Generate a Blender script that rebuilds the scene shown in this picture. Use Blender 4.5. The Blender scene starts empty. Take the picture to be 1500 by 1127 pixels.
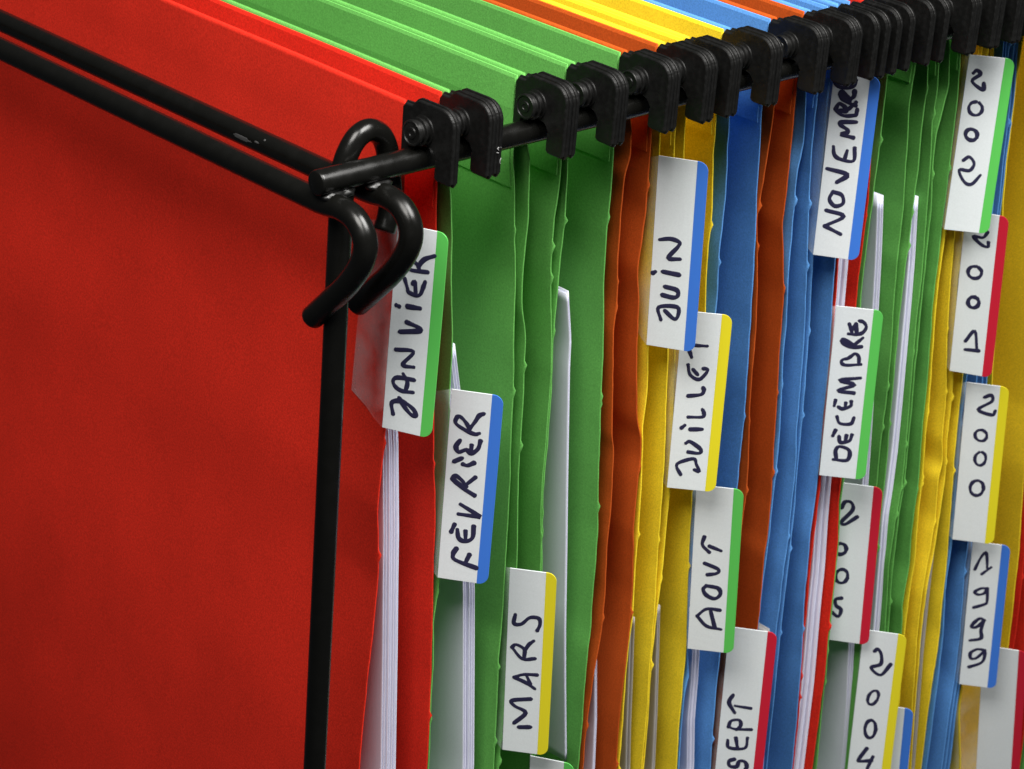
import bpy, bmesh, math, random
import numpy as np
from mathutils import Vector, Matrix

random.seed(7); rng = np.random.RandomState(11)
sc = bpy.context.scene
COL = sc.collection
CAM_LOC = (-0.33876, -0.39787, 0.19461)
CAM_ROT = [[0.722499, 0.242715, -0.647367], [-0.687408, 0.352308, -0.635098], [0.073925, 0.903863, 0.421386]]
EDGES = [
    [(-7.4,30.78),(-19.3,30.79),(-46.4,30.52),(-74.8,29.13),(-95.3,28.24),(-107.6,29.29),(-117.5,29.96),(-142.3,28.31),(-175.1,26.82)],
    [(-14.5,41.75),(-34.7,43.18),(-81.0,46.26),(-105.7,48.51),(-124.5,49.56),(-157.0,51.20),(-185.6,52.23)],
    [(-13.1,46.14),(-27.0,47.78),(-35.9,48.32),(-53.2,50.28),(-94.5,51.67),(-124.9,52.04),(-131.7,51.61),(-139.8,50.55),(-152.3,51.81),(-163.0,51.93),(-185.7,52.49)],
    [(-9.0,67.04),(-19.0,68.54),(-41.2,71.07),(-50.8,71.59),(-69.4,73.25),(-94.7,74.59),(-122.9,76.18),(-149.3,77.02),(-156.7,76.70),(-172.8,77.24),(-196.4,78.49)],
    [(-8.8,72.48),(-14.8,73.37),(-26.8,74.42),(-42.0,73.84),(-50.9,74.29),(-59.9,76.72),(-65.5,77.32),(-81.9,78.05),(-99.1,78.34),(-115.5,79.54),(-131.3,80.92),(-157.1,80.95),(-179.5,80.56),(-191.7,80.43),(-197.3,80.45)],
    [(-12.4,84.52),(-19.6,84.63),(-28.8,83.71),(-44.4,84.24),(-64.4,86.76),(-78.8,88.14),(-91.0,88.24),(-108.5,88.38),(-134.5,90.47),(-161.2,92.07),(-203.0,94.43)],
    [(-12.8,86.79),(-21.5,87.32),(-35.0,87.92),(-46.7,87.52),(-55.6,87.28),(-64.5,87.29),(-72.7,88.22),(-82.9,88.62),(-93.2,88.75),(-107.8,88.82),(-118.6,89.23),(-134.7,91.02),(-161.5,92.91),(-203.4,95.30)],
    [(-12.5,103.59),(-24.4,104.38),(-37.4,104.02),(-55.1,105.52),(-69.5,107.12),(-82.0,107.93),(-109.2,110.33),(-130.3,112.46),(-151.9,113.52),(-162.5,114.02),(-170.2,113.56),(-189.0,113.90),(-211.4,114.62)],
    [(-7.8,109.63),(-18.6,110.86),(-21.1,109.13),(-32.5,109.09),(-40.0,109.58),(-46.1,109.60),(-58.2,111.22),(-68.5,110.98),(-85.1,113.17),(-101.3,114.49),(-104.2,115.98),(-117.9,116.95),(-131.9,117.39),(-145.0,117.98),(-154.3,118.62),(-165.7,118.38),(-180.8,117.17),(-198.7,116.25),(-212.2,116.76)],
    [(-10.9,117.64),(-18.9,118.25),(-27.2,118.38),(-34.5,118.88),(-40.7,118.42),(-51.6,118.07),(-59.6,119.73),(-73.1,121.06),(-85.7,122.26),(-98.7,124.35),(-104.8,126.88),(-110.2,127.64),(-120.4,127.37),(-135.2,127.71),(-157.0,130.43),(-170.1,130.77),(-182.4,130.68),(-200.9,130.82),(-218.5,131.98)],
    [(-12.2,121.52),(-25.3,122.64),(-49.3,123.68),(-75.4,125.51),(-83.5,126.65),(-90.2,127.33),(-103.4,127.25),(-107.1,128.05),(-121.0,129.15),(-140.5,130.16),(-150.2,130.64),(-164.5,131.46),(-177.9,131.55),(-201.5,132.38),(-219.1,133.25)],
    [(-14.0,127.12),(-24.5,128.44),(-51.0,131.32),(-80.3,134.57),(-92.6,136.12),(-106.3,137.30),(-120.3,138.50),(-127.5,138.69),(-141.3,139.54),(-149.7,140.19),(-159.1,140.67),(-171.7,141.59),(-184.4,141.93),(-201.9,143.21),(-223.6,144.15)],
    [(-13.4,131.07),(-25.4,132.64),(-51.8,134.75),(-90.2,138.32),(-126.9,142.10),(-142.3,142.62),(-150.5,142.66),(-157.7,142.53),(-164.9,142.39),(-174.3,142.26),(-185.6,142.70),(-202.1,143.85),(-223.8,144.80)],
    [(-11.6,143.37),(-23.3,144.46),(-39.1,146.19),(-51.8,146.55),(-70.3,148.68),(-102.2,150.87),(-130.1,152.30),(-143.5,153.50),(-150.8,154.04),(-159.1,155.02),(-182.9,158.09),(-200.5,158.96),(-215.9,159.44),(-230.4,160.69)],
    [(-12.6,149.11),(-21.2,149.71),(-37.1,151.54),(-52.9,151.58),(-66.3,152.93),(-72.0,153.00),(-94.2,153.40),(-130.0,154.38),(-160.7,156.18),(-186.2,159.22),(-195.9,161.04),(-202.5,160.19),(-212.7,160.82),(-230.9,162.04)],
    [(-13.0,162.53),(-23.8,163.59),(-40.0,165.31),(-47.2,166.30),(-63.1,167.93),(-81.3,169.63),(-95.0,170.53),(-116.3,172.40),(-134.4,173.04),(-166.9,174.50),(-194.5,175.31),(-206.8,175.41),(-222.5,176.05),(-237.3,177.48)],
    [(-14.0,167.91),(-19.6,167.77),(-30.8,167.47),(-39.8,167.33),(-47.3,166.91),(-56.7,168.88),(-70.6,171.06),(-83.9,172.52),(-95.7,173.08),(-110.0,174.67),(-121.0,175.98),(-137.1,177.56),(-168.3,178.52),(-196.0,179.40),(-239.2,182.04)],
    [(-15.5,176.71),(-23.3,177.30),(-36.2,178.24),(-45.8,178.24),(-50.4,178.19),(-59.3,180.15),(-73.5,183.11),(-86.9,184.38),(-99.0,185.70),(-109.9,186.77),(-128.1,188.54),(-143.4,190.38),(-158.0,191.10),(-162.9,190.70),(-178.1,191.48),(-188.1,191.97),(-213.2,192.77),(-244.5,194.90)],
    [(-11.3,180.93),(-27.3,183.15),(-35.5,182.02),(-56.2,183.53),(-66.8,184.00),(-83.6,186.25),(-96.0,187.01),(-121.4,190.16),(-131.1,190.67),(-147.2,191.07),(-159.9,191.77),(-174.5,191.81),(-187.6,192.52),(-213.6,193.84),(-245.1,196.35)],
    [(-15.9,186.64),(-30.8,187.46),(-50.1,190.03),(-69.2,192.83),(-87.5,195.43),(-102.0,196.98),(-123.8,198.61),(-142.8,200.60),(-160.2,201.60),(-174.1,201.58),(-189.5,202.11),(-201.6,202.67),(-227.8,203.75),(-248.8,205.15)],
    [(-14.2,191.15),(-31.8,192.86),(-51.1,194.55),(-65.4,195.21),(-84.4,197.36),(-104.4,199.04),(-126.3,200.70),(-147.3,202.77),(-162.0,203.60),(-176.8,203.74),(-190.8,204.35),(-203.7,205.08),(-228.8,206.31),(-249.7,207.37)],
    [(-10.0,196.40),(-36.7,200.99),(-58.8,204.26),(-67.8,205.47),(-79.1,206.83),(-92.7,208.31),(-103.5,209.52),(-121.9,210.95),(-136.9,211.95),(-150.3,212.62),(-164.8,212.79),(-172.7,213.67),(-190.2,215.05),(-210.9,217.68),(-227.4,219.13),(-255.4,221.32)],
    [(-11.1,202.47),(-37.6,205.24),(-59.3,206.59),(-68.1,207.15),(-79.6,208.86),(-93.1,210.02),(-103.8,210.90),(-122.3,212.35),(-137.4,213.72),(-152.8,214.46),(-167.0,215.25),(-183.4,215.76),(-196.5,216.95),(-210.8,217.31),(-234.3,220.45),(-255.7,222.08)],
    [(-12.0,211.75),(-31.0,215.27),(-53.0,217.79),(-70.7,218.35),(-79.7,218.64),(-88.9,219.62),(-110.4,222.50),(-129.8,224.57),(-146.8,225.06),(-154.2,225.22),(-171.2,228.04),(-195.5,229.55),(-215.9,231.22),(-232.3,231.67),(-260.1,232.53)],
    [(-11.2,218.24),(-19.6,218.52),(-32.9,219.54),(-46.2,219.90),(-53.5,220.18),(-63.4,220.38),(-75.7,220.74),(-87.1,221.55),(-111.1,225.34),(-133.1,227.63),(-148.3,226.06),(-156.9,226.13),(-171.4,228.78),(-195.8,230.30),(-212.1,231.50),(-234.0,233.44),(-261.2,235.27)],
    [(-13.4,231.35),(-25.3,231.50),(-35.5,233.54),(-56.3,236.03),(-70.6,236.94),(-74.9,236.91),(-82.1,237.88),(-93.2,239.03),(-104.4,240.87),(-127.1,243.21),(-142.3,243.43),(-160.5,245.70),(-178.6,246.81),(-199.7,248.16),(-217.7,249.87),(-239.0,251.84),(-269.3,254.92)],
    [(-11.7,237.53),(-20.0,239.19),(-28.0,239.42),(-38.0,239.79),(-47.2,240.96),(-57.3,240.98),(-71.8,242.31),(-76.0,241.93),(-97.7,243.14),(-112.6,244.47),(-127.9,246.19),(-143.6,247.95),(-161.6,249.13),(-179.8,250.67),(-200.9,251.68),(-218.4,251.84),(-239.6,253.44),(-269.8,256.15)],
    [(-11.3,242.74),(-20.9,244.42),(-33.0,244.66),(-44.7,246.47),(-62.5,248.69),(-82.7,251.43),(-100.0,252.37),(-115.2,254.17),(-130.7,256.00),(-146.4,257.49),(-160.7,258.63),(-171.2,258.13),(-191.1,258.98),(-216.5,262.84),(-240.8,265.25),(-275.1,269.01)],
    [(-11.4,247.82),(-21.9,250.06),(-28.4,248.95),(-36.7,247.27),(-48.6,248.44),(-63.0,250.87),(-81.2,252.81),(-100.5,254.60),(-115.6,255.67),(-131.1,257.53),(-146.8,259.03),(-161.2,260.19),(-171.8,260.09),(-191.9,261.36),(-217.2,264.86),(-241.6,267.30),(-276.2,271.54)],
    [(-11.7,253.65),(-26.1,255.91),(-43.4,256.79),(-53.7,257.27),(-68.2,258.03),(-81.0,259.07),(-94.4,259.50),(-106.0,261.22),(-125.2,263.67),(-140.9,265.24),(-161.2,267.87),(-174.5,268.40),(-195.0,270.59),(-209.8,270.26),(-220.8,272.41),(-244.6,275.19),(-279.5,279.63)],
    [(-12.0,259.19),(-26.8,259.88),(-44.1,260.43),(-54.4,260.58),(-68.7,260.63),(-81.4,260.94),(-95.0,261.76),(-106.5,263.12),(-125.8,265.99),(-141.5,267.58),(-162.0,270.25),(-175.4,271.20),(-196.1,273.83),(-211.2,274.35),(-221.7,274.88),(-245.5,277.71),(-280.6,282.21)],
    [(-12.2,264.42),(-27.7,264.97),(-49.3,265.25),(-69.7,265.10),(-86.4,267.13),(-103.6,269.98),(-122.8,274.00),(-136.4,276.60),(-149.3,277.93),(-157.9,280.41),(-163.2,279.47),(-178.7,281.73),(-193.6,281.55),(-208.4,280.89),(-229.7,282.87),(-252.2,286.20),(-284.3,291.34)],
    [(-12.2,267.58),(-28.3,268.65),(-50.0,268.97),(-70.6,269.62),(-87.3,271.32),(-104.6,273.84),(-125.3,277.93),(-137.9,279.59),(-150.9,280.94),(-164.3,283.12),(-179.3,283.78),(-194.4,284.03),(-209.2,283.38),(-230.7,285.41),(-253.0,288.34),(-285.1,293.09)],
    [(-12.3,270.74),(-29.1,273.09),(-51.1,274.59),(-72.1,276.46),(-88.8,277.87),(-106.1,280.09),(-127.6,283.69),(-142.8,285.28),(-159.0,286.70),(-174.0,289.31),(-197.3,292.80),(-216.3,294.36),(-229.2,295.96),(-250.9,296.88),(-287.8,299.74)],
    [(-12.2,275.66),(-29.9,277.56),(-52.0,279.14),(-73.0,280.69),(-89.8,282.15),(-107.0,283.63),(-128.3,286.50),(-143.4,287.31),(-166.5,290.50),(-191.0,293.94),(-210.3,295.23),(-233.7,299.02),(-252.2,300.38),(-270.5,301.61),(-289.1,302.87)],
    [(-12.2,278.50),(-30.5,281.33),(-52.8,283.34),(-74.0,285.35),(-90.9,286.86),(-108.4,289.20),(-129.9,292.16),(-152.6,295.75),(-174.5,299.44),(-195.9,304.15),(-212.0,305.88),(-234.1,309.47),(-253.2,311.47),(-267.3,311.34),(-293.4,313.28)],
    [(-12.2,280.98),(-31.0,283.98),(-53.3,286.04),(-74.6,288.08),(-91.6,290.02),(-109.1,292.00),(-130.7,295.42),(-153.6,299.07),(-175.5,302.82),(-196.6,306.30),(-212.7,308.05),(-234.7,311.24),(-253.9,313.26),(-268.2,313.59),(-294.4,315.57)],
    [(-12.1,283.10),(-31.3,285.88),(-53.7,287.97),(-75.1,290.44),(-92.3,292.80),(-109.7,294.82),(-131.5,298.28),(-154.4,302.00),(-176.4,305.80),(-197.6,309.33),(-213.6,310.67),(-235.5,313.46),(-254.6,315.06),(-268.9,315.40),(-295.3,317.87)],
    [(-10.7,285.22),(-25.0,285.60),(-38.2,285.21),(-56.4,287.98),(-71.5,290.94),(-92.8,295.20),(-110.5,298.06),(-132.4,301.58),(-155.5,305.78),(-177.6,309.65),(-198.6,312.37),(-214.5,313.30),(-236.3,315.68),(-254.6,316.70),(-270.0,318.13),(-298.8,326.23)],
    [(-11.2,302.91),(-42.5,309.03),(-76.7,315.87),(-116.9,323.86),(-152.0,330.21),(-176.6,332.65),(-193.4,335.29),(-218.0,339.19),(-246.0,342.68),(-271.1,344.83),(-307.8,348.19)],
    [(-11.3,309.67),(-43.8,316.26),(-78.2,322.92),(-118.5,330.30),(-153.4,335.50),(-178.3,338.48),(-195.0,340.28),(-219.4,343.35),(-247.4,346.45),(-272.6,348.65),(-309.4,352.10)],
    [(-11.9,322.76),(-46.3,330.21),(-81.2,336.86),(-121.9,344.28),(-157.4,349.86),(-182.7,353.10),(-199.4,354.59),(-224.2,357.91),(-252.7,361.28),(-278.1,363.23),(-315.8,367.52)],
    [(-12.4,329.09),(-47.5,336.89),(-82.6,343.75),(-123.7,351.40),(-159.3,356.72),(-184.6,359.61),(-201.5,361.18),(-226.5,364.61),(-255.0,367.62),(-282.9,367.64),(-317.1,370.56)],
    [(-12.9,344.57),(-50.4,353.10),(-86.1,360.46),(-127.7,367.77),(-164.0,373.54),(-189.7,376.72),(-206.9,378.48),(-232.4,382.22),(-261.4,385.56),(-290.0,386.33),(-324.5,388.58)],
]
PAPERS = [
    (1,7,0.55,0,[(-62.8,33.21),(-78.8,35.73),(-107.3,38.02),(-121.4,38.80),(-143.2,40.13),(-182.5,42.22)]),
    (2,5,0.75,0,[(-57.6,53.42),(-71.4,56.54),(-98.6,62.38),(-133.6,67.35),(-153.8,69.21),(-195.2,72.76)]),
    (4,2,0.40,1,[(-52.7,94.27),(-67.7,97.10),(-76.0,97.56),(-113.3,101.22),(-132.6,103.24),(-160.6,106.01),(-179.6,108.26),(-208.2,111.92)]),
    (5,2,0.40,0,[(-173.6,120.29),(-199.1,123.53),(-216.7,124.88)]),
    (6,3,0.40,0,[(-167.3,135.09),(-189.4,137.27),(-208.9,139.05),(-223.2,140.71)]),
    (7,3,0.40,0,[(-167.2,146.35),(-178.6,147.72),(-205.8,150.78),(-228.2,152.79)]),
    (8,4,0.50,0,[(-176.9,165.84),(-190.6,167.40),(-201.2,168.44),(-217.1,169.37),(-236.2,172.04)]),
    (10,4,0.40,0,[(-195.4,207.55),(-217.2,210.93),(-238.2,212.76),(-253.7,214.58)]),
    (12,8,0.60,0,[(-59.3,213.87),(-70.7,215.62),(-86.3,216.92),(-112.8,219.78),(-132.3,222.14),(-147.1,223.13),(-161.4,224.35),(-181.2,226.63),(-195.8,227.48),(-226.6,230.09),(-260.7,231.44)]),
    (13,3,0.70,0,[(-52.8,227.80),(-62.7,229.67),(-74.3,231.58),(-91.1,233.94),(-127.5,239.22),(-165.9,244.06),(-200.3,247.17),(-217.5,248.65),(-240.2,252.35),(-271.1,256.63)]),
    (14,4,0.60,0,[(-56.8,245.81),(-78.3,249.16),(-93.1,250.88),(-112.0,252.82),(-131.1,254.75),(-146.8,256.20),(-162.3,256.84),(-171.7,256.79),(-192.1,259.17),(-212.7,261.55),(-238.7,264.29),(-275.7,267.82)]),
    (17,3,0.50,0,[(-171.1,285.53),(-178.8,285.89),(-192.6,286.96),(-211.9,288.56),(-237.7,291.21),(-273.4,296.12),(-288.2,298.00)]),
]
TABS = {
    'JAN': (1,'green',(28.28, 5.0, -17.95),(26.98, 5.0, -72.43),26.0,13.25,[[(3.71,8.41),(5.75,9.4),(6.37,10.34)],[(3.17,10.66),(4.65,11.24),(8.74,10.9)],[(3.17,10.66),(3.71,8.41)],[(6.15,9.85),(7.58,7.78),(10.13,6.36)],[(2.88,13.75),(3.78,16.07),(4.22,17.05),(6.24,17.51),(7.27,16.93),(7.83,15.02),(8.24,13.5)],[(5.11,14.71),(5.61,14.24),(6.02,17.02)],[(1.29,21.11),(2.03,21.31)],[(4.16,20.84),(7.39,20.68)],[(4.31,24.97),(7.45,25.73),(7.7,26.59),(2.73,27.87)],[(2.02,32.79),(6.71,32.28),(4.44,35.73),(4.51,36.64),(7.05,36.43)],[(7.5,39.83),(3.14,40.1),(1.95,41.3),(2.79,42.78),(4.68,43.46),(7.41,43.19)],[(4.5,38.86),(5.75,40.79),(5.4,43.29)],[(2.63,50.11),(2.04,47.25),(3.98,46.23),(5.65,46.4),(7.96,47.73),(8.63,49.25),(7.34,49.18),(5.36,47.4),(3.93,45.5)]]),
    'FEV': (2,'blue',(50.18, 5.0, -68.12),(49.78, 5.0, -123.3),37.0,13.50,[[(7.96,11.42),(6.74,11.8),(3.98,10.85),(1.74,9.44),(1.8,7.87),(2.66,7.35),(4.18,8.67),(5.38,10.44)],[(5.38,10.44),(6.65,8.3),(7.58,6.4),(8.77,5.64)],[(3.14,14.12),(2.2,16.03),(3.03,17.48),(4.94,16.59),(6.25,17.38),(7.94,15.93),(8.47,13.49)],[(6.22,16.99),(6.26,15.01)],[(1.97,20.41),(4.04,19.1)],[(4.35,20.83),(5.62,21.03),(7.34,19.97)],[(1.96,25.38),(4.28,27.41),(8.04,29.42)],[(1.93,24.99),(2.8,24.45),(4.51,25.58),(5.71,27.19)],[(2.32,25.33),(5.01,27.5)],[(5.66,26.59),(8.0,24.03)],[(4.65,32.57),(9.36,35.04),(9.21,35.47),(4.31,35.45)],[(2.69,40.98),(3.44,38.62)],[(4.28,40.11),(4.81,42.47),(6.51,43.21),(8.42,41.88),(8.52,38.41)],[(6.67,42.98),(6.47,40.16)],[(4.48,45.59),(3.69,47.36),(4.36,49.09),(10.16,50.61)],[(7.14,49.46),(8.05,46.85)]]),
    'MARS': (3,'yellow',(76.93, 5.0, -129.48),(80.11, 5.0, -189.84),39.0,13.00,[[(2.05,14.68),(1.78,17.62),(3.87,17.52),(6.07,15.17),(8.54,15.02),(9.0,16.96),(8.32,19.07)],[(1.49,25.52),(4.5,28.91),(8.13,28.34)],[(1.49,25.52),(2.6,24.45),(4.95,25.67),(5.04,28.14)],[(4.97,26.34),(6.22,23.89),(7.51,22.56)],[(2.43,35.38),(5.08,34.05),(8.92,33.68)],[(2.43,35.38),(5.76,36.69),(8.34,38.35)],[(5.85,34.16),(7.12,36.93)],[(7.51,41.93),(2.13,43.25),(2.97,44.97),(6.15,46.78),(2.99,50.79)],[(4.4,51.96),(7.7,51.43)]]),
    'AVRIL': (4,'green',(91.96, 5.0, -196.75),(95.69, 5.0, -260.75),33.0,13.00,[]),
    'JUIN': (6,'blue',(120.3, 5.0, -18.38),(123.48, 5.0, -74.34),33.0,13.50,[[(1.86,24.04),(4.63,23.37),(7.11,23.97),(6.83,25.42),(4.43,29.06),(7.62,28.92)],[(0.41,34.21),(1.13,33.68)],[(3.19,33.33),(7.74,33.58)],[(4.03,37.68),(7.28,38.15),(7.76,39.71),(6.49,40.55),(3.43,40.25)],[(3.52,47.68),(2.72,44.09),(7.8,43.2),(8.16,45.83),(7.09,46.85),(4.48,44.82)]]),
    'JUIL': (7,'yellow',(137.18, 5.0, -67.39),(139.08, 5.0, -123.58),42.0,14.00,[[(2.9,12.13),(3.63,13.97)],[(4.48,10.26),(7.73,10.12)],[(2.87,16.4),(3.71,19.53),(6.32,20.74),(8.24,18.38),(8.34,17.3),(7.18,17.21)],[(4.33,17.74),(5.81,19.29)],[(3.67,26.22),(7.29,25.38),(7.95,24.01),(7.68,23.18)],[(4.22,32.9),(8.27,32.44),(8.55,31.1),(8.07,30.07)],[(2.57,36.59),(3.47,35.61)],[(5.12,36.74),(8.41,36.37)],[(4.32,41.24),(5.45,40.67),(8.56,42.74),(8.28,44.11),(5.13,44.02)],[(3.58,51.55),(2.2,49.02),(3.06,47.59),(6.87,46.04),(7.8,47.72),(8.76,49.84),(7.36,49.55)]]),
    'AOUT': (8,'green',(152.16, 5.0, -126.67),(157.25, 5.0, -184.48),41.0,14.00,[[(3.25,17.48),(2.78,20.41),(4.93,22.76)],[(4.83,20.62),(8.34,21.84)],[(3.7,26.77),(7.86,28.4),(7.53,29.89),(4.71,30.75)],[(4.7,34.64),(8.21,35.15),(8.93,37.25),(7.37,38.93),(4.86,38.04),(3.73,35.99),(4.7,34.64)],[(2.34,45.76),(5.1,42.92),(9.22,42.86)],[(2.34,45.76),(5.4,49.06),(9.78,49.71)],[(6.36,43.49),(7.89,49.22)]]),
    'SEPT': (9,'red',(176.17, 5.0, -183.51),(178.88, 5.0, -244.69),39.0,15.00,[[(3.33,24.77),(2.29,27.77),(4.31,31.32)],[(4.31,28.73),(9.28,28.97)],[(2.84,37.0),(3.5,34.56),(6.04,33.89),(6.64,35.87),(5.49,37.62)],[(2.82,36.75),(5.04,37.43),(10.18,36.86)],[(3.03,41.93),(3.69,44.71),(8.64,44.17),(9.17,40.16)],[(6.24,44.04),(5.53,40.74)],[(5.77,48.85),(4.12,49.91),(4.48,51.71),(6.66,51.62),(7.34,49.39),(9.09,49.37),(9.89,51.09),(9.35,52.5)]]),
    'NOV': (11,'blue',(191.18, 5.0, -6.87),(192.92, 5.0, -63.06),35.0,13.25,[[(0.05,2.22),(1.21,3.89),(3.58,4.38),(5.83,3.66),(6.36,1.56)],[(3.73,3.95),(2.96,2.23)],[(5.06,3.77),(5.05,1.94)],[(2.24,6.19),(2.93,5.49),(4.83,6.85),(5.47,7.38)],[(2.24,6.19),(3.18,7.7),(5.23,8.64),(7.23,9.18)],[(5.47,7.38),(6.34,6.44),(6.34,4.81)],[(2.88,6.72),(5.35,8.01)],[(1.6,10.99),(2.38,9.24),(3.79,9.66),(5.05,10.51),(7.12,8.17)],[(1.6,10.99),(2.91,12.24),(4.9,12.58),(7.55,12.0)],[(2.8,11.23),(4.74,11.17)],[(7.55,12.0),(7.73,10.13)],[(7.79,14.03),(3.95,14.57),(3.47,15.46),(5.55,16.61),(5.47,17.66),(3.98,18.28),(7.55,18.81)],[(2.26,22.27),(2.71,24.5),(4.41,25.71),(8.34,25.77),(8.29,21.82)],[(5.79,25.72),(6.26,22.94)],[(1.25,29.11),(7.07,30.15),(4.42,32.85)],[(3.58,35.94),(6.22,36.6),(6.89,39.05),(4.65,40.24),(2.86,38.38),(3.58,35.94)],[(2.25,41.87),(7.53,43.01),(2.38,46.78)],[(2.38,46.78),(7.17,48.63)]]),
    'DEC': (12,'green',(207.7, 5.0, -82.97),(211.3, 5.0, -141.28),41.0,14.25,[[(4.4,5.41),(5.49,8.27)],[(4.51,8.84),(6.98,8.78),(8.74,7.88),(9.59,5.95),(8.62,4.46),(7.36,4.15)],[(6.43,5.18),(6.93,8.32)],[(5.4,7.36),(6.45,5.4)],[(2.68,11.36),(3.25,10.83),(5.85,12.13),(7.14,12.67)],[(2.68,11.36),(3.63,12.63),(5.96,13.28),(8.79,12.71)],[(3.34,11.74),(6.32,12.77)],[(6.3,12.54),(7.8,10.98),(8.92,9.7)],[(9.16,18.69),(4.88,19.43),(3.38,18.91),(3.48,17.74),(5.07,17.09),(6.22,16.02),(7.17,15.21),(8.31,16.24),(8.55,18.76)],[(9.4,23.33),(3.29,24.76),(7.97,25.84),(2.99,28.32),(8.03,28.66)],[(2.43,33.59),(2.67,31.66)],[(3.71,33.91),(5.02,34.46),(7.41,33.22),(7.47,31.56)],[(5.8,33.89),(5.86,32.22)],[(3.6,37.24),(4.64,39.5),(7.99,39.33),(8.82,37.08)],[(2.95,44.02),(3.61,42.02)],[(4.85,44.02),(5.46,46.11),(8.12,45.3),(8.76,43.06)],[(6.9,45.69),(7.11,43.51)],[(3.91,52.34),(8.12,52.06),(8.43,48.64),(5.38,47.57),(4.26,49.15),(4.73,52.0)]]),
    '2005': (13,'red',(230.82, 12.0, -152.58),(236.47, 12.0, -213.14),38.0,14.75,[[(2.21,9.4),(3.13,6.94),(5.1,6.89),(5.74,9.62),(2.57,14.51),(3.74,15.37),(7.45,11.93)],[(4.85,24.59),(4.38,26.16),(3.02,26.99),(1.58,26.61),(0.9,25.23),(1.37,23.66),(2.73,22.83),(4.17,23.22),(4.85,24.59)],[(6.01,35.69),(5.11,37.43),(3.59,37.92),(2.35,36.87),(2.12,34.9),(3.02,33.17),(4.54,32.68),(5.77,33.72),(6.01,35.69)],[(4.67,43.76),(2.71,44.62),(3.1,46.98),(4.78,48.32),(4.08,51.14),(1.96,49.87)]]),
    '2004': (14,'yellow',(248.11, 5.0, -210.23),(251.84, 5.0, -271.15),38.0,14.50,[[(4.42,7.96),(5.46,6.97),(6.79,8.93),(6.94,12.74),(3.93,14.62),(7.37,17.07),(10.31,12.18)],[(7.26,27.18),(6.16,28.99),(4.84,29.35),(4.07,28.03),(4.3,25.81),(5.39,24.0),(6.71,23.65),(7.48,24.96),(7.26,27.18)],[(7.95,39.26),(7.45,41.87),(6.17,43.01),(4.85,42.0),(4.27,39.44),(4.77,36.84),(6.06,35.71),(7.37,36.71),(7.95,39.26)],[(5.73,47.37),(3.4,52.36),(3.72,53.16),(7.83,52.15)],[(8.12,50.38),(6.57,56.11),(6.39,59.03)]]),
    '2003': (15,'blue',(258.95, 5.0, -243.38),(266.0, 5.0, -309.57),37.0,14.75,[]),
    '2002': (16,'green',(256.21, 5.0, -12.3),(257.65, 5.0, -69.1),40.0,13.75,[[(2.0,5.6),(2.89,4.63),(4.08,5.8),(1.95,8.2),(5.58,10.62),(5.48,8.46)],[(5.0,14.73),(6.03,15.87),(6.11,17.42),(5.19,18.59),(3.74,18.77),(2.5,17.88),(2.11,16.37),(2.76,15.02),(4.12,14.5)],[(5.83,25.9),(4.91,26.82),(3.51,26.76),(2.45,25.75),(2.34,24.39),(3.26,23.47),(4.66,23.53),(5.72,24.54),(5.83,25.9)],[(2.75,33.63),(4.45,32.32),(6.19,34.35),(5.06,36.72),(1.94,36.86),(3.9,40.45),(6.29,41.08),(8.56,37.89)]]),
    '2001': (17,'red',(267.88, 5.0, -64.88),(273.52, 5.0, -121.81),31.0,13.50,[[(7.43,6.21),(6.13,8.34),(3.14,8.41),(5.73,10.79),(7.92,11.34),(7.97,9.66)],[(5.68,18.81),(6.73,19.91),(6.72,21.49),(5.66,22.69),(4.11,22.88),(2.89,21.96),(2.66,20.41),(3.53,19.07),(5.04,18.64)],[(6.36,29.75),(7.0,30.92),(6.74,32.32),(5.71,33.21),(4.47,33.11),(3.67,32.07),(3.74,30.65),(4.64,29.61),(5.9,29.49)],[(4.02,45.64),(6.69,41.4),(7.98,48.1)],[(4.29,48.57),(8.65,48.21)]]),
    '2000': (18,'yellow',(284.56, 5.0, -128.93),(292.03, 5.0, -190.22),39.0,14.00,[[(6.2,4.84),(8.35,3.76),(8.76,6.04),(4.59,9.76),(9.2,11.2),(10.17,9.49)],[(8.21,20.17),(7.27,21.42),(5.75,21.55),(4.54,20.49),(4.36,18.87),(5.3,17.63),(6.82,17.49),(8.02,18.55),(8.21,20.17)],[(7.15,25.86),(8.23,26.75),(8.59,28.52),(8.06,30.28),(6.88,31.15),(5.66,30.69),(5.01,29.14),(5.25,27.27),(6.25,26.02)],[(8.85,40.33),(8.01,42.37),(6.34,43.09),(4.81,42.08),(4.34,39.91),(5.19,37.88),(6.86,37.16),(8.37,38.17),(8.85,40.33)]]),
    '1999': (19,'blue',(304.98, 5.0, -195.22),(312.45, 5.0, -255.98),39.0,13.00,[[(1.62,11.42),(3.12,6.62),(4.77,3.81),(5.49,6.82),(5.77,10.21)],[(4.11,13.04),(7.14,9.71)],[(6.71,18.69),(4.36,19.05),(2.37,20.81),(3.63,21.77),(5.7,20.87),(6.47,18.72),(6.9,23.87),(6.31,25.42),(2.42,27.49)],[(6.64,32.38),(5.15,31.74),(3.38,33.49),(2.36,35.71),(3.8,35.78),(5.58,34.02),(6.62,32.09),(5.79,36.64),(6.08,40.14),(2.35,41.63)],[(7.93,45.19),(5.27,45.02),(3.0,46.88),(3.19,49.24),(5.1,48.93),(7.74,45.82),(7.77,49.1),(6.48,51.11),(2.78,53.21)]]),
    'BLK': (20,'red',(323.62, 5.0, -243.8),(336.44, 5.0, -312.52),36.0,15.75,[]),
}

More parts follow.
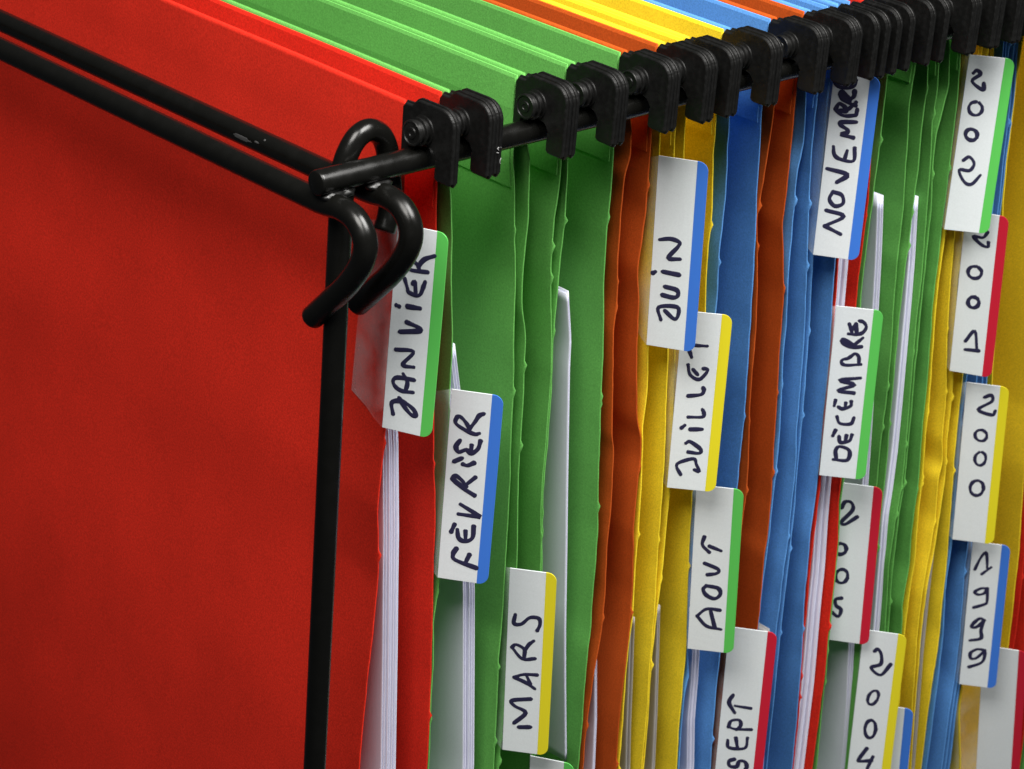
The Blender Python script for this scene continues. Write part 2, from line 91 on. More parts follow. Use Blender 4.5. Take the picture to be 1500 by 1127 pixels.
# ---------------------------------------------------------------- camera
cam_d = bpy.data.cameras.new('camera')
cam = bpy.data.objects.new('camera', cam_d); COL.objects.link(cam)
m = Matrix(CAM_ROT).to_4x4(); m.translation = Vector(CAM_LOC)
cam.matrix_world = m
cam_d.sensor_width = 36.0; cam_d.lens = 3545 / 1500 * 36
cam_d.clip_start = 0.01; cam_d.clip_end = 50
cam_d.dof.use_dof = True; cam_d.dof.focus_distance = 0.63; cam_d.dof.aperture_fstop = 56
sc.camera = cam

# ---------------------------------------------------------------- light
WS = 0.032
w = bpy.data.worlds.new('World'); sc.world = w; w.use_nodes = True
bg = w.node_tree.nodes['Background']
bg.inputs['Color'].default_value = (0.75, 0.87, 1.0, 1); bg.inputs['Strength'].default_value = WS

def area(name, loc, target, size, power, color, sy=None):
    d = bpy.data.lights.new(name, 'AREA'); d.shape = 'RECTANGLE'
    d.size = size; d.size_y = sy or size; d.energy = power; d.color = color
    o = bpy.data.objects.new(name, d); COL.objects.link(o)
    o.location = loc
    o.rotation_euler = (Vector(target) - Vector(loc)).to_track_quat('-Z', 'Y').to_euler()
    return o
LA = ((0.15, -0.42, 0.72), 0.44, 16.5); LB = ((-0.33, -0.20, 0.54), 0.34, 6.5)
area('window_light', LA[0], (0.12, 0.02, -0.08), LA[1], LA[2], (1.0, 0.985, 0.95))
area('fill_light', LB[0], (0.08, 0.03, 0), LB[1], LB[2], (1.0, 0.97, 0.92))  # fill lamp added to brighten the red panel and other -X faces
sc.view_settings.view_transform = 'Standard'; sc.view_settings.look = 'None'
sc.view_settings.exposure = 0.0; sc.view_settings.gamma = 1.0
sc.render.engine = 'CYCLES'
sc.cycles.max_bounces = 8; sc.cycles.transparent_max_bounces = 16

# ---------------------------------------------------------------- helpers
MM = 0.001
def link(name, mesh, mats, parent=None):
    o = bpy.data.objects.new(name, mesh); COL.objects.link(o)
    if mats is not None:
        for mt in (mats if isinstance(mats, (list, tuple)) else [mats]): mesh.materials.append(mt)
    if parent: o.parent = parent
    return o
def mesh_from(name, V, F, smooth=True, mi=None):
    me = bpy.data.meshes.new(name)
    me.from_pydata([tuple(v) for v in V], [], F); me.update()
    bm = bmesh.new(); bm.from_mesh(me); bmesh.ops.recalc_face_normals(bm, faces=bm.faces); bm.to_mesh(me); bm.free()
    if smooth: me.polygons.foreach_set('use_smooth', [True] * len(me.polygons))
    if mi is not None: me.polygons.foreach_set('material_index', mi)
    return me
def empty(name, loc, label, cat, group=None):
    o = bpy.data.objects.new(name, None); COL.objects.link(o)
    o.location = loc; o.empty_display_size = 0.01
    o['label'] = label; o['category'] = cat
    if group: o['group'] = group
    return o
def tag(o, label, cat, group=None):
    o['label'] = label; o['category'] = cat
    if group: o['group'] = group
    return o
def sharp(o, angle=35):
    me = o.data
    bm = bmesh.new(); bm.from_mesh(me)
    for e in bm.edges:
        if len(e.link_faces) == 2 and e.calc_face_angle(0) > math.radians(angle): e.smooth = False
    bm.to_mesh(me); bm.free()

# ---------------------------------------------------------------- materials
def nodes(name):
    mt = bpy.data.materials.new(name); mt.use_nodes = True
    nt = mt.node_tree; return mt, nt, nt.nodes['Principled BSDF']
def card_mat(name, col, rough=0.85, mott=0.12, bump=0.25, stain=None):
    mt, nt, b = nodes(name)
    N, L = nt.nodes, nt.links
    tc = N.new('ShaderNodeTexCoord')
    n1 = N.new('ShaderNodeTexNoise'); n1.inputs['Scale'].default_value = 1900; n1.inputs['Detail'].default_value = 4; n1.inputs['Roughness'].default_value = 0.7
    n2 = N.new('ShaderNodeTexNoise'); n2.inputs['Scale'].default_value = 28; n2.inputs['Detail'].default_value = 5
    L.new(tc.outputs['Object'], n1.inputs['Vector']); L.new(tc.outputs['Object'], n2.inputs['Vector'])
    r1 = N.new('ShaderNodeMapRange'); r1.inputs[1].default_value = .3; r1.inputs[2].default_value = .7; r1.inputs[3].default_value = 1 - mott * 1.6; r1.inputs[4].default_value = 1 + mott * 1.6
    r2 = N.new('ShaderNodeMapRange'); r2.inputs[1].default_value = .3; r2.inputs[2].default_value = .7; r2.inputs[3].default_value = 1 - mott * .6; r2.inputs[4].default_value = 1 + mott * .6
    L.new(n1.outputs['Fac'], r1.inputs[0]); L.new(n2.outputs['Fac'], r2.inputs[0])
    mu = N.new('ShaderNodeMath'); mu.operation = 'MULTIPLY'; L.new(r1.outputs[0], mu.inputs[0]); L.new(r2.outputs[0], mu.inputs[1])
    vm = N.new('ShaderNodeVectorMath'); vm.operation = 'SCALE'; vm.inputs[0].default_value = col[:3]; L.new(mu.outputs[0], vm.inputs['Scale'])
    L.new(vm.outputs[0], b.inputs['Base Color'])
    b.inputs['Roughness'].default_value = rough
    b.inputs['Specular IOR Level'].default_value = 0.10
    bp = N.new('ShaderNodeBump'); bp.inputs['Strength'].default_value = bump; bp.inputs['Distance'].default_value = 0.0002
    L.new(n1.outputs['Fac'], bp.inputs['Height'])
    # handling marks: faint creases and cockling of the card
    mp = N.new('ShaderNodeMapping'); mp.inputs['Scale'].default_value = (40, 55, 12); L.new(tc.outputs['Object'], mp.inputs['Vector'])
    n3 = N.new('ShaderNodeTexNoise'); n3.inputs['Scale'].default_value = 1.0; n3.inputs['Detail'].default_value = 3; n3.inputs['Distortion'].default_value = 1.2
    L.new(mp.outputs[0], n3.inputs['Vector'])
    b2 = N.new('ShaderNodeBump'); b2.inputs['Strength'].default_value = 0.12; b2.inputs['Distance'].default_value = 0.0016
    L.new(n3.outputs['Fac'], b2.inputs['Height']); L.new(b2.outputs[0], bp.inputs['Normal']); L.new(bp.outputs[0], b.inputs['Normal'])
    return mt
CARD = {
 'red':    card_mat('red card',    (0.70, 0.028, 0.014), mott=0.15),
 'green':  card_mat('green card',  (0.135, 0.42, 0.09)),
 'orange': card_mat('orange card', (0.50, 0.085, 0.012)),
 'yellow': card_mat('yellow card', (0.90, 0.68, 0.03)),
 'blue':   card_mat('blue card',   (0.11, 0.31, 0.68)),
}
PAPER = card_mat('white paper', (0.77, 0.78, 0.92), 0.7, 0.02, 0.08)
PAPER_SHADED = card_mat('shaded grey paper', (0.42, 0.40, 0.38), 0.7, 0.02, 0.08)  # pale sheets, base colour greyed to carry the deep shade between panels
def gloss_mat(name, col, rough, coat=0.0, noise=0.0, nscale=400, spec=0.5):
    mt, nt, b = nodes(name)
    b.inputs['Base Color'].default_value = (*col, 1); b.inputs['Roughness'].default_value = rough
    b.inputs['Coat Weight'].default_value = coat; b.inputs['Coat Roughness'].default_value = 0.12
    b.inputs['Specular IOR Level'].default_value = spec
    if noise:
        N, L = nt.nodes, nt.links
        tc = N.new('ShaderNodeTexCoord'); n = N.new('ShaderNodeTexNoise'); n.inputs['Scale'].default_value = nscale; n.inputs['Detail'].default_value = 4
        L.new(tc.outputs['Object'], n.inputs['Vector'])
        bp = N.new('ShaderNodeBump'); bp.inputs['Strength'].default_value = noise; bp.inputs['Distance'].default_value = 0.0004
        L.new(n.outputs['Fac'], bp.inputs['Height']); L.new(bp.outputs[0], b.inputs['Normal'])
        r = N.new('ShaderNodeMapRange'); r.inputs[1].default_value = .35; r.inputs[2].default_value = .7
        r.inputs[3].default_value = rough * .75; r.inputs[4].default_value = min(1, rough * 1.4)
        L.new(n.outputs['Fac'], r.inputs[0]); L.new(r.outputs[0], b.inputs['Roughness'])
    return mt
WIRE = gloss_mat('black enamelled wire', (0.004, 0.004, 0.0035), 0.25, 0.0, 0.04, 260, 0.33)
PLASTIC = gloss_mat('black moulded plastic', (0.006, 0.006, 0.0058), 0.38, 0.0, 0.22, 700, 0.38)
CHIP = gloss_mat('worn enamel', (0.05, 0.05, 0.05), 0.5)
PALE = gloss_mat('pale moulded mark', (0.28, 0.28, 0.28), 0.6)
INK = gloss_mat('marker ink', (0.016, 0.015, 0.05), 0.55)
CARDW = card_mat('label card', (0.66, 0.70, 0.72), 0.35, 0.025, 0.05)
STRIP = {'green': gloss_mat('green strip', (0.10, 0.50, 0.09), 0.35), 'blue': gloss_mat('blue strip', (0.045, 0.17, 0.62), 0.35),
         'yellow': gloss_mat('yellow strip', (0.72, 0.63, 0.02), 0.35), 'red': gloss_mat('red strip', (0.52, 0.014, 0.035), 0.35)}
def clear_mat(nm, col, a0, a1):
    mt, nt, b = nodes(nm)
    b.inputs['Base Color'].default_value = (*col, 1); b.inputs['Roughness'].default_value = 0.35
    N, L = nt.nodes, nt.links
    tc = N.new('ShaderNodeTexCoord'); n = N.new('ShaderNodeTexNoise'); n.inputs['Scale'].default_value = 70; n.inputs['Detail'].default_value = 6
    L.new(tc.outputs['Object'], n.inputs['Vector'])
    r = N.new('ShaderNodeMapRange'); r.inputs[1].default_value = .35; r.inputs[2].default_value = .65; r.inputs[3].default_value = a0; r.inputs[4].default_value = a1
    L.new(n.outputs['Fac'], r.inputs[0]); L.new(r.outputs[0], b.inputs['Alpha'])
    return mt
CLEAR = clear_mat('clear plastic sleeve', (0.78, 0.84, 0.84), 0.04, 0.18)
STAINED = clear_mat('stained plastic sleeve', (0.85, 0.55, 0.55), 0.03, 0.34)

# ---------------------------------------------------------------- wire rack
def catmull(P, n=10):
    P = [Vector(p) for p in P]; out = []
    for i in range(len(P) - 1):
        p0 = P[i - 1] if i else 2 * P[0] - P[1]; p1, p2 = P[i], P[i + 1]
        p3 = P[i + 2] if i + 2 < len(P) else 2 * P[-1] - P[-2]
        for k in range(n):
            t = k / n
            out.append(.5 * (2 * p1 + (p2 - p0) * t + (2 * p0 - 5 * p1 + 4 * p2 - p3) * t * t + (3 * p1 - p0 - 3 * p2 + p3) * t ** 3))
    out.append(P[-1]); return out
def tube(path, r, seg=20, cap=0.6, squash=None):
    """round tube through the points (mm), ends rounded over"""
    P = [Vector(p) for p in path]
    # extra rings to round the ends
    d0 = (P[0] - P[1]).normalized(); d1 = (P[-1] - P[-2]).normalized()
    rings = []
    for f, k in ((1.0, .45), (.7, .85), (0, 1.0)): rings.append((P[0] + d0 * cap * f, r - cap + cap * k if f else r))
    for p in P[1:-1]: rings.append((p, r))
    for f, k in ((0, 1.0), (.7, .85), (1.0, .45)): rings.append((P[-1] + d1 * cap * f, r - cap + cap * k if f else r))
    pts = [q[0] for q in rings]
    V, F = [], []
    t = (pts[1] - pts[0]).normalized()
    nrm = t.orthogonal().normalized()
    for i, (p, rad) in enumerate(rings):
        a = pts[max(i - 1, 0)]; b = pts[min(i + 1, len(pts) - 1)]
        t2 = (b - a).normalized()
        nrm = (nrm - t2 * nrm.dot(t2)).normalized(); bi = t2.cross(nrm)
        for k in range(seg):
            an = 2 * math.pi * k / seg
            V.append((p + (nrm * math.cos(an) + bi * math.sin(an)) * rad) * MM)
    for i in range(len(rings) - 1):
        for k in range(seg):
            F.append((i * seg + k, i * seg + (k + 1) % seg, (i + 1) * seg + (k + 1) % seg, (i + 1) * seg + k))
    F.append(tuple(range(seg))[::-1]); F.append(tuple((len(rings) - 1) * seg + k for k in range(seg)))
    return V, F
def wire(name, path, r, parent, mat=None, cap=.6):
    V, F = tube(path, r, 24, cap)
    return link(name, mesh_from(name, V, F), mat or WIRE, parent)

RAIL_R = 3.05; W_R = 2.9; FAR = 338
rack = empty('wire_rack', (0, 0, 0), 'black enamelled wire rack with rail, post and curled hooks carrying the coloured files', 'wire rack')
wire('rail', [(-1.6, 0, 0), (60, 0, 0), (140, 0, 0), (420, 0, 0)], RAIL_R, rack, cap=.8)
wire('rail', [(-1.6, FAR, 0), (140, FAR, 0), (420, FAR, 0)], RAIL_R, rack, cap=.8)
wire('post', [(5.9, 0.3, -3), (5.9, 0.3, -60), (5.9, 0.3, -160), (5.9, 0.3, -345)], W_R, rack)
wire('post', [(5.9, FAR, -3), (5.9, FAR, -160), (5.9, FAR, -345)], W_R, rack)
def curl(x):
    return catmull([(x, FAR - 2, -6.2), (x, 200, -6.2), (x, 60, -6.2), (x, 10, -6.2), (x, 1, -6.0), (x, -5, -5.4), (x, -10.2, -6.6), (x, -13.4, -10.4), (x, -12.9, -15.6), (x, -8.5, -22.6), (x, -2.5, -29.2), (x, 3.6, -35.6)], 8)
wire('cross_bar', curl(1.7), W_R, rack)
wire('cross_bar', curl(15.6), W_R, rack)
wire('wire_loop', catmull([(8.6, 6.4, -8), (10.6, 6.3, -2.5), (12.2, 6.2, 2.4), (14.8, 6.1, 6.0), (18.4, 6.1, 7.2), (22.0, 6.1, 5.4), (24.2, 6.0, 1.6), (24.7, 5.6, -3), (24.2, 3.6, -8.5), (22.0, 1.6, -13.5), (20.5, 1.0, -16.5)], 8), 2.75, rack)
# weld beads where the wires cross
def bead(loc, s):
    bm = bmesh.new(); bmesh.ops.create_icosphere(bm, subdivisions=3, radius=1)
    for v in bm.verts:
        k = 1 + .06 * math.sin(v.co.x * 7 + v.co.z * 5) + .04 * math.sin(v.co.y * 11)
        v.co = Vector((v.co.x * s[0] * k, v.co.y * s[1] * k, v.co.z * s[2] * k)) * MM + Vector(loc) * MM
    me = bpy.data.meshes.new('weld_bead'); bm.to_mesh(me); bm.free()
    me.polygons.foreach_set('use_smooth', [True] * len(me.polygons))
    return link('weld_bead', me, PLASTIC, rack)
bead((1.9, -1.2, -3.6), (3.4, 2.0, 1.5)); bead((15.6, -1.4, -3.6), (3.8, 2.2, 1.4)); bead((5.9, -.6, -3.4), (2.6, 2.4, 1.4))

def chip(loc, s, rot):
    bm = bmesh.new(); bmesh.ops.create_icosphere(bm, subdivisions=3, radius=1)
    for v in bm.verts:
        k = 1 + .25 * math.sin(v.co.y * 6 + 1) * math.cos(v.co.z * 5)
        v.co = Vector((v.co.x * s[0], v.co.y * s[1] * k, v.co.z * s[2] * k)) * MM
    bm.transform(Matrix.Translation(Vector(loc) * MM) @ Matrix.Rotation(rot, 4, 'Y'))
    me = bpy.data.meshes.new('worn_patch'); bm.to_mesh(me); bm.free()
    return link('worn_patch', me, CHIP, rack)
chip((15.6 - 2.86, 46.5, -6.0), (.10, 3.2, .55), .05); chip((15.6 - 2.78, 40.8, -5.4), (.10, .8, .25), .3); chip((15.6 - 2.1, 38.5, -4.3), (.12, .35, .3), .75)

# ---------------------------------------------------------------- panel curves
H = 335.0; YN = 6.3; YF = 331.0
ZG = np.arange(14, -H - 1, -1.0)                 # heights, mm, top to bottom
def gauss(a, s):
    k = int(3 * s) + 1; x = np.arange(-k, k + 1); g = np.exp(-x * x / (2 * s * s)); g /= g.sum()
    return np.convolve(np.pad(a, k, mode='edge'), g, 'valid')
NP = len(EDGES)
SINGLE = set(range(20, 26))                      # these hooks hang apart; all others are clipped in pairs
def top_x(i):                                    # i = 1..NP : x of the top of panel i, at its hook
    x = EDGES[i - 1][0][1]
    if i == 1: return x - .5
    if i in SINGLE: return x + .3
    if i % 2 == 0: return x + .1
    return EDGES[i - 2][0][1] + .1 + 2.4
XE = []
for i in range(1, NP + 1):
    P = EDGES[i - 1]; tx = top_x(i)
    zs = [20, 0] + [p[0] for p in P if p[0] < -2.5]; xs = [tx, tx] + [p[1] for p in P if p[0] < -2.5]
    zl, xl = zs[-1], xs[-1]
    sl = (xs[-1] - xs[-3]) / (zs[-3] - zs[-1])
    zs.append(-H - 5); xs.append(xl + sl * .35 * (zl + H + 5))
    a = np.interp(-ZG, -np.array(zs), np.array(xs))
    XE.append(gauss(a, 1.6))
for i in range(1, NP):                           # panels never cross
    XE[i] = np.maximum(XE[i], XE[i - 1] + .5)
XS = [gauss(a, 16) for a in XE]
for a, b in zip(XS, XE): a[:22] = b[:22] + (a[:22] - b[:22]) * np.linspace(0, 1, 22) ** 2
def sstep(t): t = np.clip(t, 0, 1); return t * t * (3 - 2 * t)
MIC = [gauss(rng.randn(len(ZG)), 1.6) * .07 + gauss(rng.randn(len(ZG)), 5) * .3 for _ in range(NP)]
def panel_x(i, z, Y):
    """x (mm) of panel i (1-based) at height z and depth Y"""
    zi = np.interp(-z, -ZG, XE[i - 1]); zs = np.interp(-z, -ZG, XS[i - 1])
    t = sstep((Y - YN) / 45.0)
    dep = sstep((Y - YN) / 90.0)
    near = sstep(1 - (Y - YN) / 7.0)
    low = sstep(-(z + 4) / 30.0)
    x = zi * (1 - t) + zs * t
    x = x + near * low * np.interp(-z, -ZG, MIC[i - 1])
    x = x + dep * (1.1 * np.sin(Y / 41.0 + z / 160.0) + .8 * np.sin(Y / 23.0 - z / 90.0 + 1.3)) * sstep((z + 345) / 80) * .8
    return x
YC = np.array([YN, YN + .25, YN + .8, 8.2, 10, 12.5, 16, 20, 25, 31, 38, 47, 58, 72, 90, 112, 140, 170, 205, 245, 290, YF])
ZR = np.concatenate([np.arange(12.2, -262, -1.25), np.arange(-262, -H, -6), [-H]])
TH = .34
def panel_mesh(i, flip):
    nz, ny = len(ZR), len(YC)
    yj = gauss(rng.randn(nz), 1.2) * .09 + gauss(rng.randn(nz), 6) * .5
    nub = np.zeros(nz)
    for _ in range(rng.randint(3, 6)):
        k = rng.randint(15, nz - 40); hgt = rng.uniform(.2, .75); nub[k] = hgt; nub[k + 1] = hgt * rng.uniform(.2, .8)
    V, F = [], []
    for s in (-1, 1):
        for a, z in enumerate(ZR):
            top = 1.0 if z > 1 else 0.0
            Y = YC.copy(); Y[:3] += .8 * top; Y[0] += (yj[a] - nub[a]) * (1 - top); Y[1] += yj[a] * .8 * (1 - top); Y[2] += yj[a] * .5 * (1 - top)
            X = panel_x(i, z, Y)
            sd = np.full(ny, s * TH / 2); sd[0] += nub[a] * .5; sd[1] += nub[a] * .25
            for x, y, q in zip(X, Y, sd): V.append(((x + q) * MM, y * MM, z * MM))
    o = nz * ny
    for a in range(nz - 1):
        for b in range(ny - 1):
            p = a * ny + b
            F.append((p, p + 1, p + ny + 1, p + ny)); F.append((o + p, o + p + ny, o + p + ny + 1, o + p + 1))
        p = a * ny; F.append((p, p + ny, o + p + ny, o + p))
        p = a * ny + ny - 1; F.append((p, o + p, o + p + ny, p + ny))
    for b in range(ny - 1):
        F.append((b, o + b, o + b + 1, b + 1)); p = (nz - 1) * ny + b; F.append((p, p + 1, o + p + 1, o + p))
    me = mesh_from('panel', V, F)
    return me
def fold_mesh(i, side):
    """the card rolled over the hanger strip along the top edge"""
    o_, i_ = -.05 * side, .72 * side            # flush outside, thick inside
    prof = [(o_, -1.5), (o_, 3), (o_, 11.2), (.0, 12.0), (.22 * side, 12.35), (.45 * side, 12.25), (i_, 11.4), (i_, 10.6), (i_, 3.4), (i_ * .8, 2.2), (i_ * .3, -1.5)]
    ys = np.concatenate([[YN + .9], np.linspace(12, YF, 40)])
    V, F = [], []; n = len(prof)
    for y in ys:
        for dx, z in prof:
            V.append(((panel_x(i, np.array(min(z, 12.0)), np.array(y)) + dx) * MM, y * MM, z * MM))
    for a in range(len(ys) - 1):
        for b in range(n): F.append((a * n + b, a * n + (b + 1) % n, (a + 1) * n + (b + 1) % n, (a + 1) * n + b))
    F.append(tuple(range(n))); F.append(tuple((len(ys) - 1) * n + k for k in range(n)))
    return mesh_from('top_fold', V, F, smooth=False)
def hem_mesh(i, side):
    """the turned-down flap glued on the inside of the panel, 17 mm deep, with a slanted near corner"""
    ys = np.concatenate([[YN + .9, YN + 3, YN + 7], np.linspace(18, YF - 1, 30)]); zs = np.linspace(-1.6, -17.5, 9)
    V, F = [], []; nz, ny = len(zs), len(ys)
    for off in (TH / 2 + .03, TH / 2 + .42):
        for k, z in enumerate(zs):
            for y in ys:
                V.append(((panel_x(i, np.array(z), np.array(y)) + side * off) * MM, y * MM, z * MM))
    o = nz * ny
    for a in range(nz - 1):
        for b in range(ny - 1):
            p = a * ny + b; F.append((p, p + 1, p + ny + 1, p + ny)); F.append((o + p, o + p + ny, o + p + ny + 1, o + p + 1))
        p = a * ny; F.append((p, p + ny, o + p + ny, o + p)); p += ny - 1; F.append((p, o + p, o + p + ny, p + ny))
    for b in range(ny - 1):
        F.append((b, o + b, o + b + 1, b + 1)); p = (nz - 1) * ny + b; F.append((p, p + 1, o + p + 1, o + p))
    return mesh_from('hem', V, F, smooth=False)
def bottom_mesh(i, j):
    V, F = [], []; ys = YC[::2]; n = 7
    for y in ys:
        a = float(panel_x(i, np.array(-H), np.array(y))); b = float(panel_x(j, np.array(-H), np.array(y)))
        for k in range(n):
            t = k / (n - 1); V.append(((a + (b - a) * t) * MM, y * MM, (-H - 5 * math.sin(math.pi * t)) * MM))
    for r in range(len(ys) - 1):
        for k in range(n - 1): F.append((r * n + k, r * n + k + 1, (r + 1) * n + k + 1, (r + 1) * n + k))
    return mesh_from('bottom_gusset', V, F)

# ---------------------------------------------------------------- hooks
def arc(cx, cz, r, a0, a1, n):
    return [(cx + r * math.cos(math.radians(a0 + (a1 - a0) * k / n)), cz + r * math.sin(math.radians(a0 + (a1 - a0) * k / n))) for k in range(n + 1)]
OUT = ([(-7.0, -3.0), (-7.0, 11.2), (-6.0, 12.6), (-3.4, 12.7), (-2.2, 13.9), (-1.0, 14.5)]
       + arc(6.9, 9.5, 5.0, 90, 0, 9) + [(11.9, -3.4), (11.2, -4.3), (6.0, -4.3), (5.1, -3.4), (5.1, 1.0)]
       + arc(2.9, 1.0, 2.2, 0, 90, 5) + [(-1.2, 3.3)] + arc(-1.2, .9, 2.4, 90, 180, 5) + [(-3.6, -3.0)])
def inset(poly, d):
    n = len(poly); out = []
    for i in range(n):
        a, b, c = Vector(poly[i - 1]), Vector(poly[i]), Vector(poly[(i + 1) % n])
        e1 = (b - a).normalized(); e2 = (c - b).normalized()
        n1 = Vector((e1.y, -e1.x)); n2 = Vector((e2.y, -e2.x)); m_ = (n1 + n2)
        m_ = m_.normalized() if m_.length > 1e-4 else n1
        out.append(b + m_ * d / max(.5, m_.dot(n1)))
    return out
def hook_mesh():
    # outline goes clockwise: the right-hand normal points inside
    area2 = sum(OUT[i - 1][0] * OUT[i][1] - OUT[i][0] * OUT[i - 1][1] for i in range(len(OUT)))
    sg = 1 if area2 < 0 else -1
    lay = [(-1.17, .75), (-1.05, .5), (-.35, .42), (-.28, .12), (-.18, 0.0), (.18, 0.0), (.28, .12), (.35, .42), (1.05, .5), (1.17, .75)]
    n = len(OUT); V, F = [], []
    for x, d in lay:
        for p in inset(OUT, sg * d): V.append((x * MM, -p[0] * MM, p[1] * MM))
    for a in range(len(lay) - 1):
        for k in range(n): F.append((a * n + k, a * n + (k + 1) % n, (a + 1) * n + (k + 1) % n, (a + 1) * n + k))
    F.append(tuple(range(n))); F.append(tuple((len(lay) - 1) * n + k for k in range(n)))
    me = mesh_from('hook', V, F, smooth=False)
    return me
def stud_mesh(L):
    prof = [(0, 3.7), (-.35 * L / 4, 3.6), (-.5 * L / 4, 3.0), (-1.5 * L / 4, 2.95), (-1.65 * L / 4, 3.5), (-2.0 * L / 4, 3.5), (-2.15 * L / 4, 2.9), (-3.0 * L / 4, 2.9), (-3.15 * L / 4, 3.2), (-3.85 * L / 4, 3.15), (-4.0 * L / 4, 3.0), (-4.0 * L / 4, 2.7), (-3.75 * L / 4, 2.55), (-3.75 * L / 4, 1.5), (-4.0 * L / 4, 1.35), (-4.0 * L / 4, .8), (-3.8 * L / 4, .6), (-3.8 * L / 4, .05)]
    V, F = [], []; n = 24
    for x, r in prof:
        for k in range(n):
            a = 2 * math.pi * k / n; V.append((x * MM, r * math.cos(a) * MM, r * math.sin(a) * MM))
    for a in range(len(prof) - 1):
        for k in range(n): F.append((a * n + k, a * n + (k + 1) % n, (a + 1) * n + (k + 1) % n, (a + 1) * n + k))
    F.append(tuple((len(prof) - 1) * n + k for k in range(n)))
    me = mesh_from('stud', V, F)
    bm = bmesh.new(); bm.from_mesh(me)
    for e in bm.edges:
        if len(e.link_faces) == 2 and e.calc_face_angle(0) > math.radians(40): e.smooth = False
    bm.to_mesh(me); bm.free(); return me
HOOK = hook_mesh(); HOOK.materials.append(PLASTIC)
HOOKFAR = HOOK.copy()
for v in HOOKFAR.vertices: v.co.y = -v.co.y
HOOKFAR.flip_normals()
STUDS = {}
def add_hook(i, parent):
    x = top_x(i)
    jig = random.uniform(-.25, .25)
    h = link('hook', HOOK, None, parent); h.location = (x * MM, 0, 0)
    h.rotation_euler = (math.radians(random.uniform(-.8, .8)), 0, math.radians(random.uniform(-.6, .6)))
    g = link('hook', HOOKFAR, None, parent); g.location = (x * MM, FAR * MM, 0)
    prev = top_x(i - 1) if i > 1 else -99
    gap = x - prev - 2.4
    if gap > .9 and x - 1 > 0:
        Ls = round(min(4.0, gap - .35), 1)
        if Ls not in STUDS: STUDS[Ls] = stud_mesh(Ls); STUDS[Ls].materials.append(PLASTIC)
        s = link('stud', STUDS[Ls], None, h); s.location = (-1.15 * MM, -1.2 * MM, 7.3 * MM)

# ---------------------------------------------------------------- index tabs
def prism(rows, T, t0, t1):
    """flat body given as rows (v, u_left, u_right) in mm, from t0 to t1 along the front normal, front edges eased"""
    V, F = [], []; n = len(rows)
    vm = (rows[0][0] + rows[-1][0]) / 2
    for t, d in ((t0, 0), (t1 - .05, 0), (t1, .05)):
        for (v_, ul, ur) in rows:
            vv = v_ + (d if v_ < vm else -d) * (1 if v_ in (rows[0][0], rows[-1][0]) else 0)
            V.append(T(ul + d, vv, t)); V.append(T(ur - d, vv, t))
    def q(l, r, s_): return l * 2 * n + r * 2 + s_
    for r in range(n - 1):
        F.append((q(0, r, 0), q(0, r + 1, 0), q(0, r + 1, 1), q(0, r, 1)))
        F.append((q(2, r, 0), q(2, r, 1), q(2, r + 1, 1), q(2, r + 1, 0)))
        for l in (0, 1):
            for s_ in (0, 1): F.append((q(l, r, s_), q(l + 1, r, s_), q(l + 1, r + 1, s_), q(l, r + 1, s_)))
    for l in (0, 1):
        for r in (0, n - 1): F.append((q(l, r, 0), q(l, r, 1), q(l + 1, r, 1), q(l + 1, r, 0)))
    return V, F
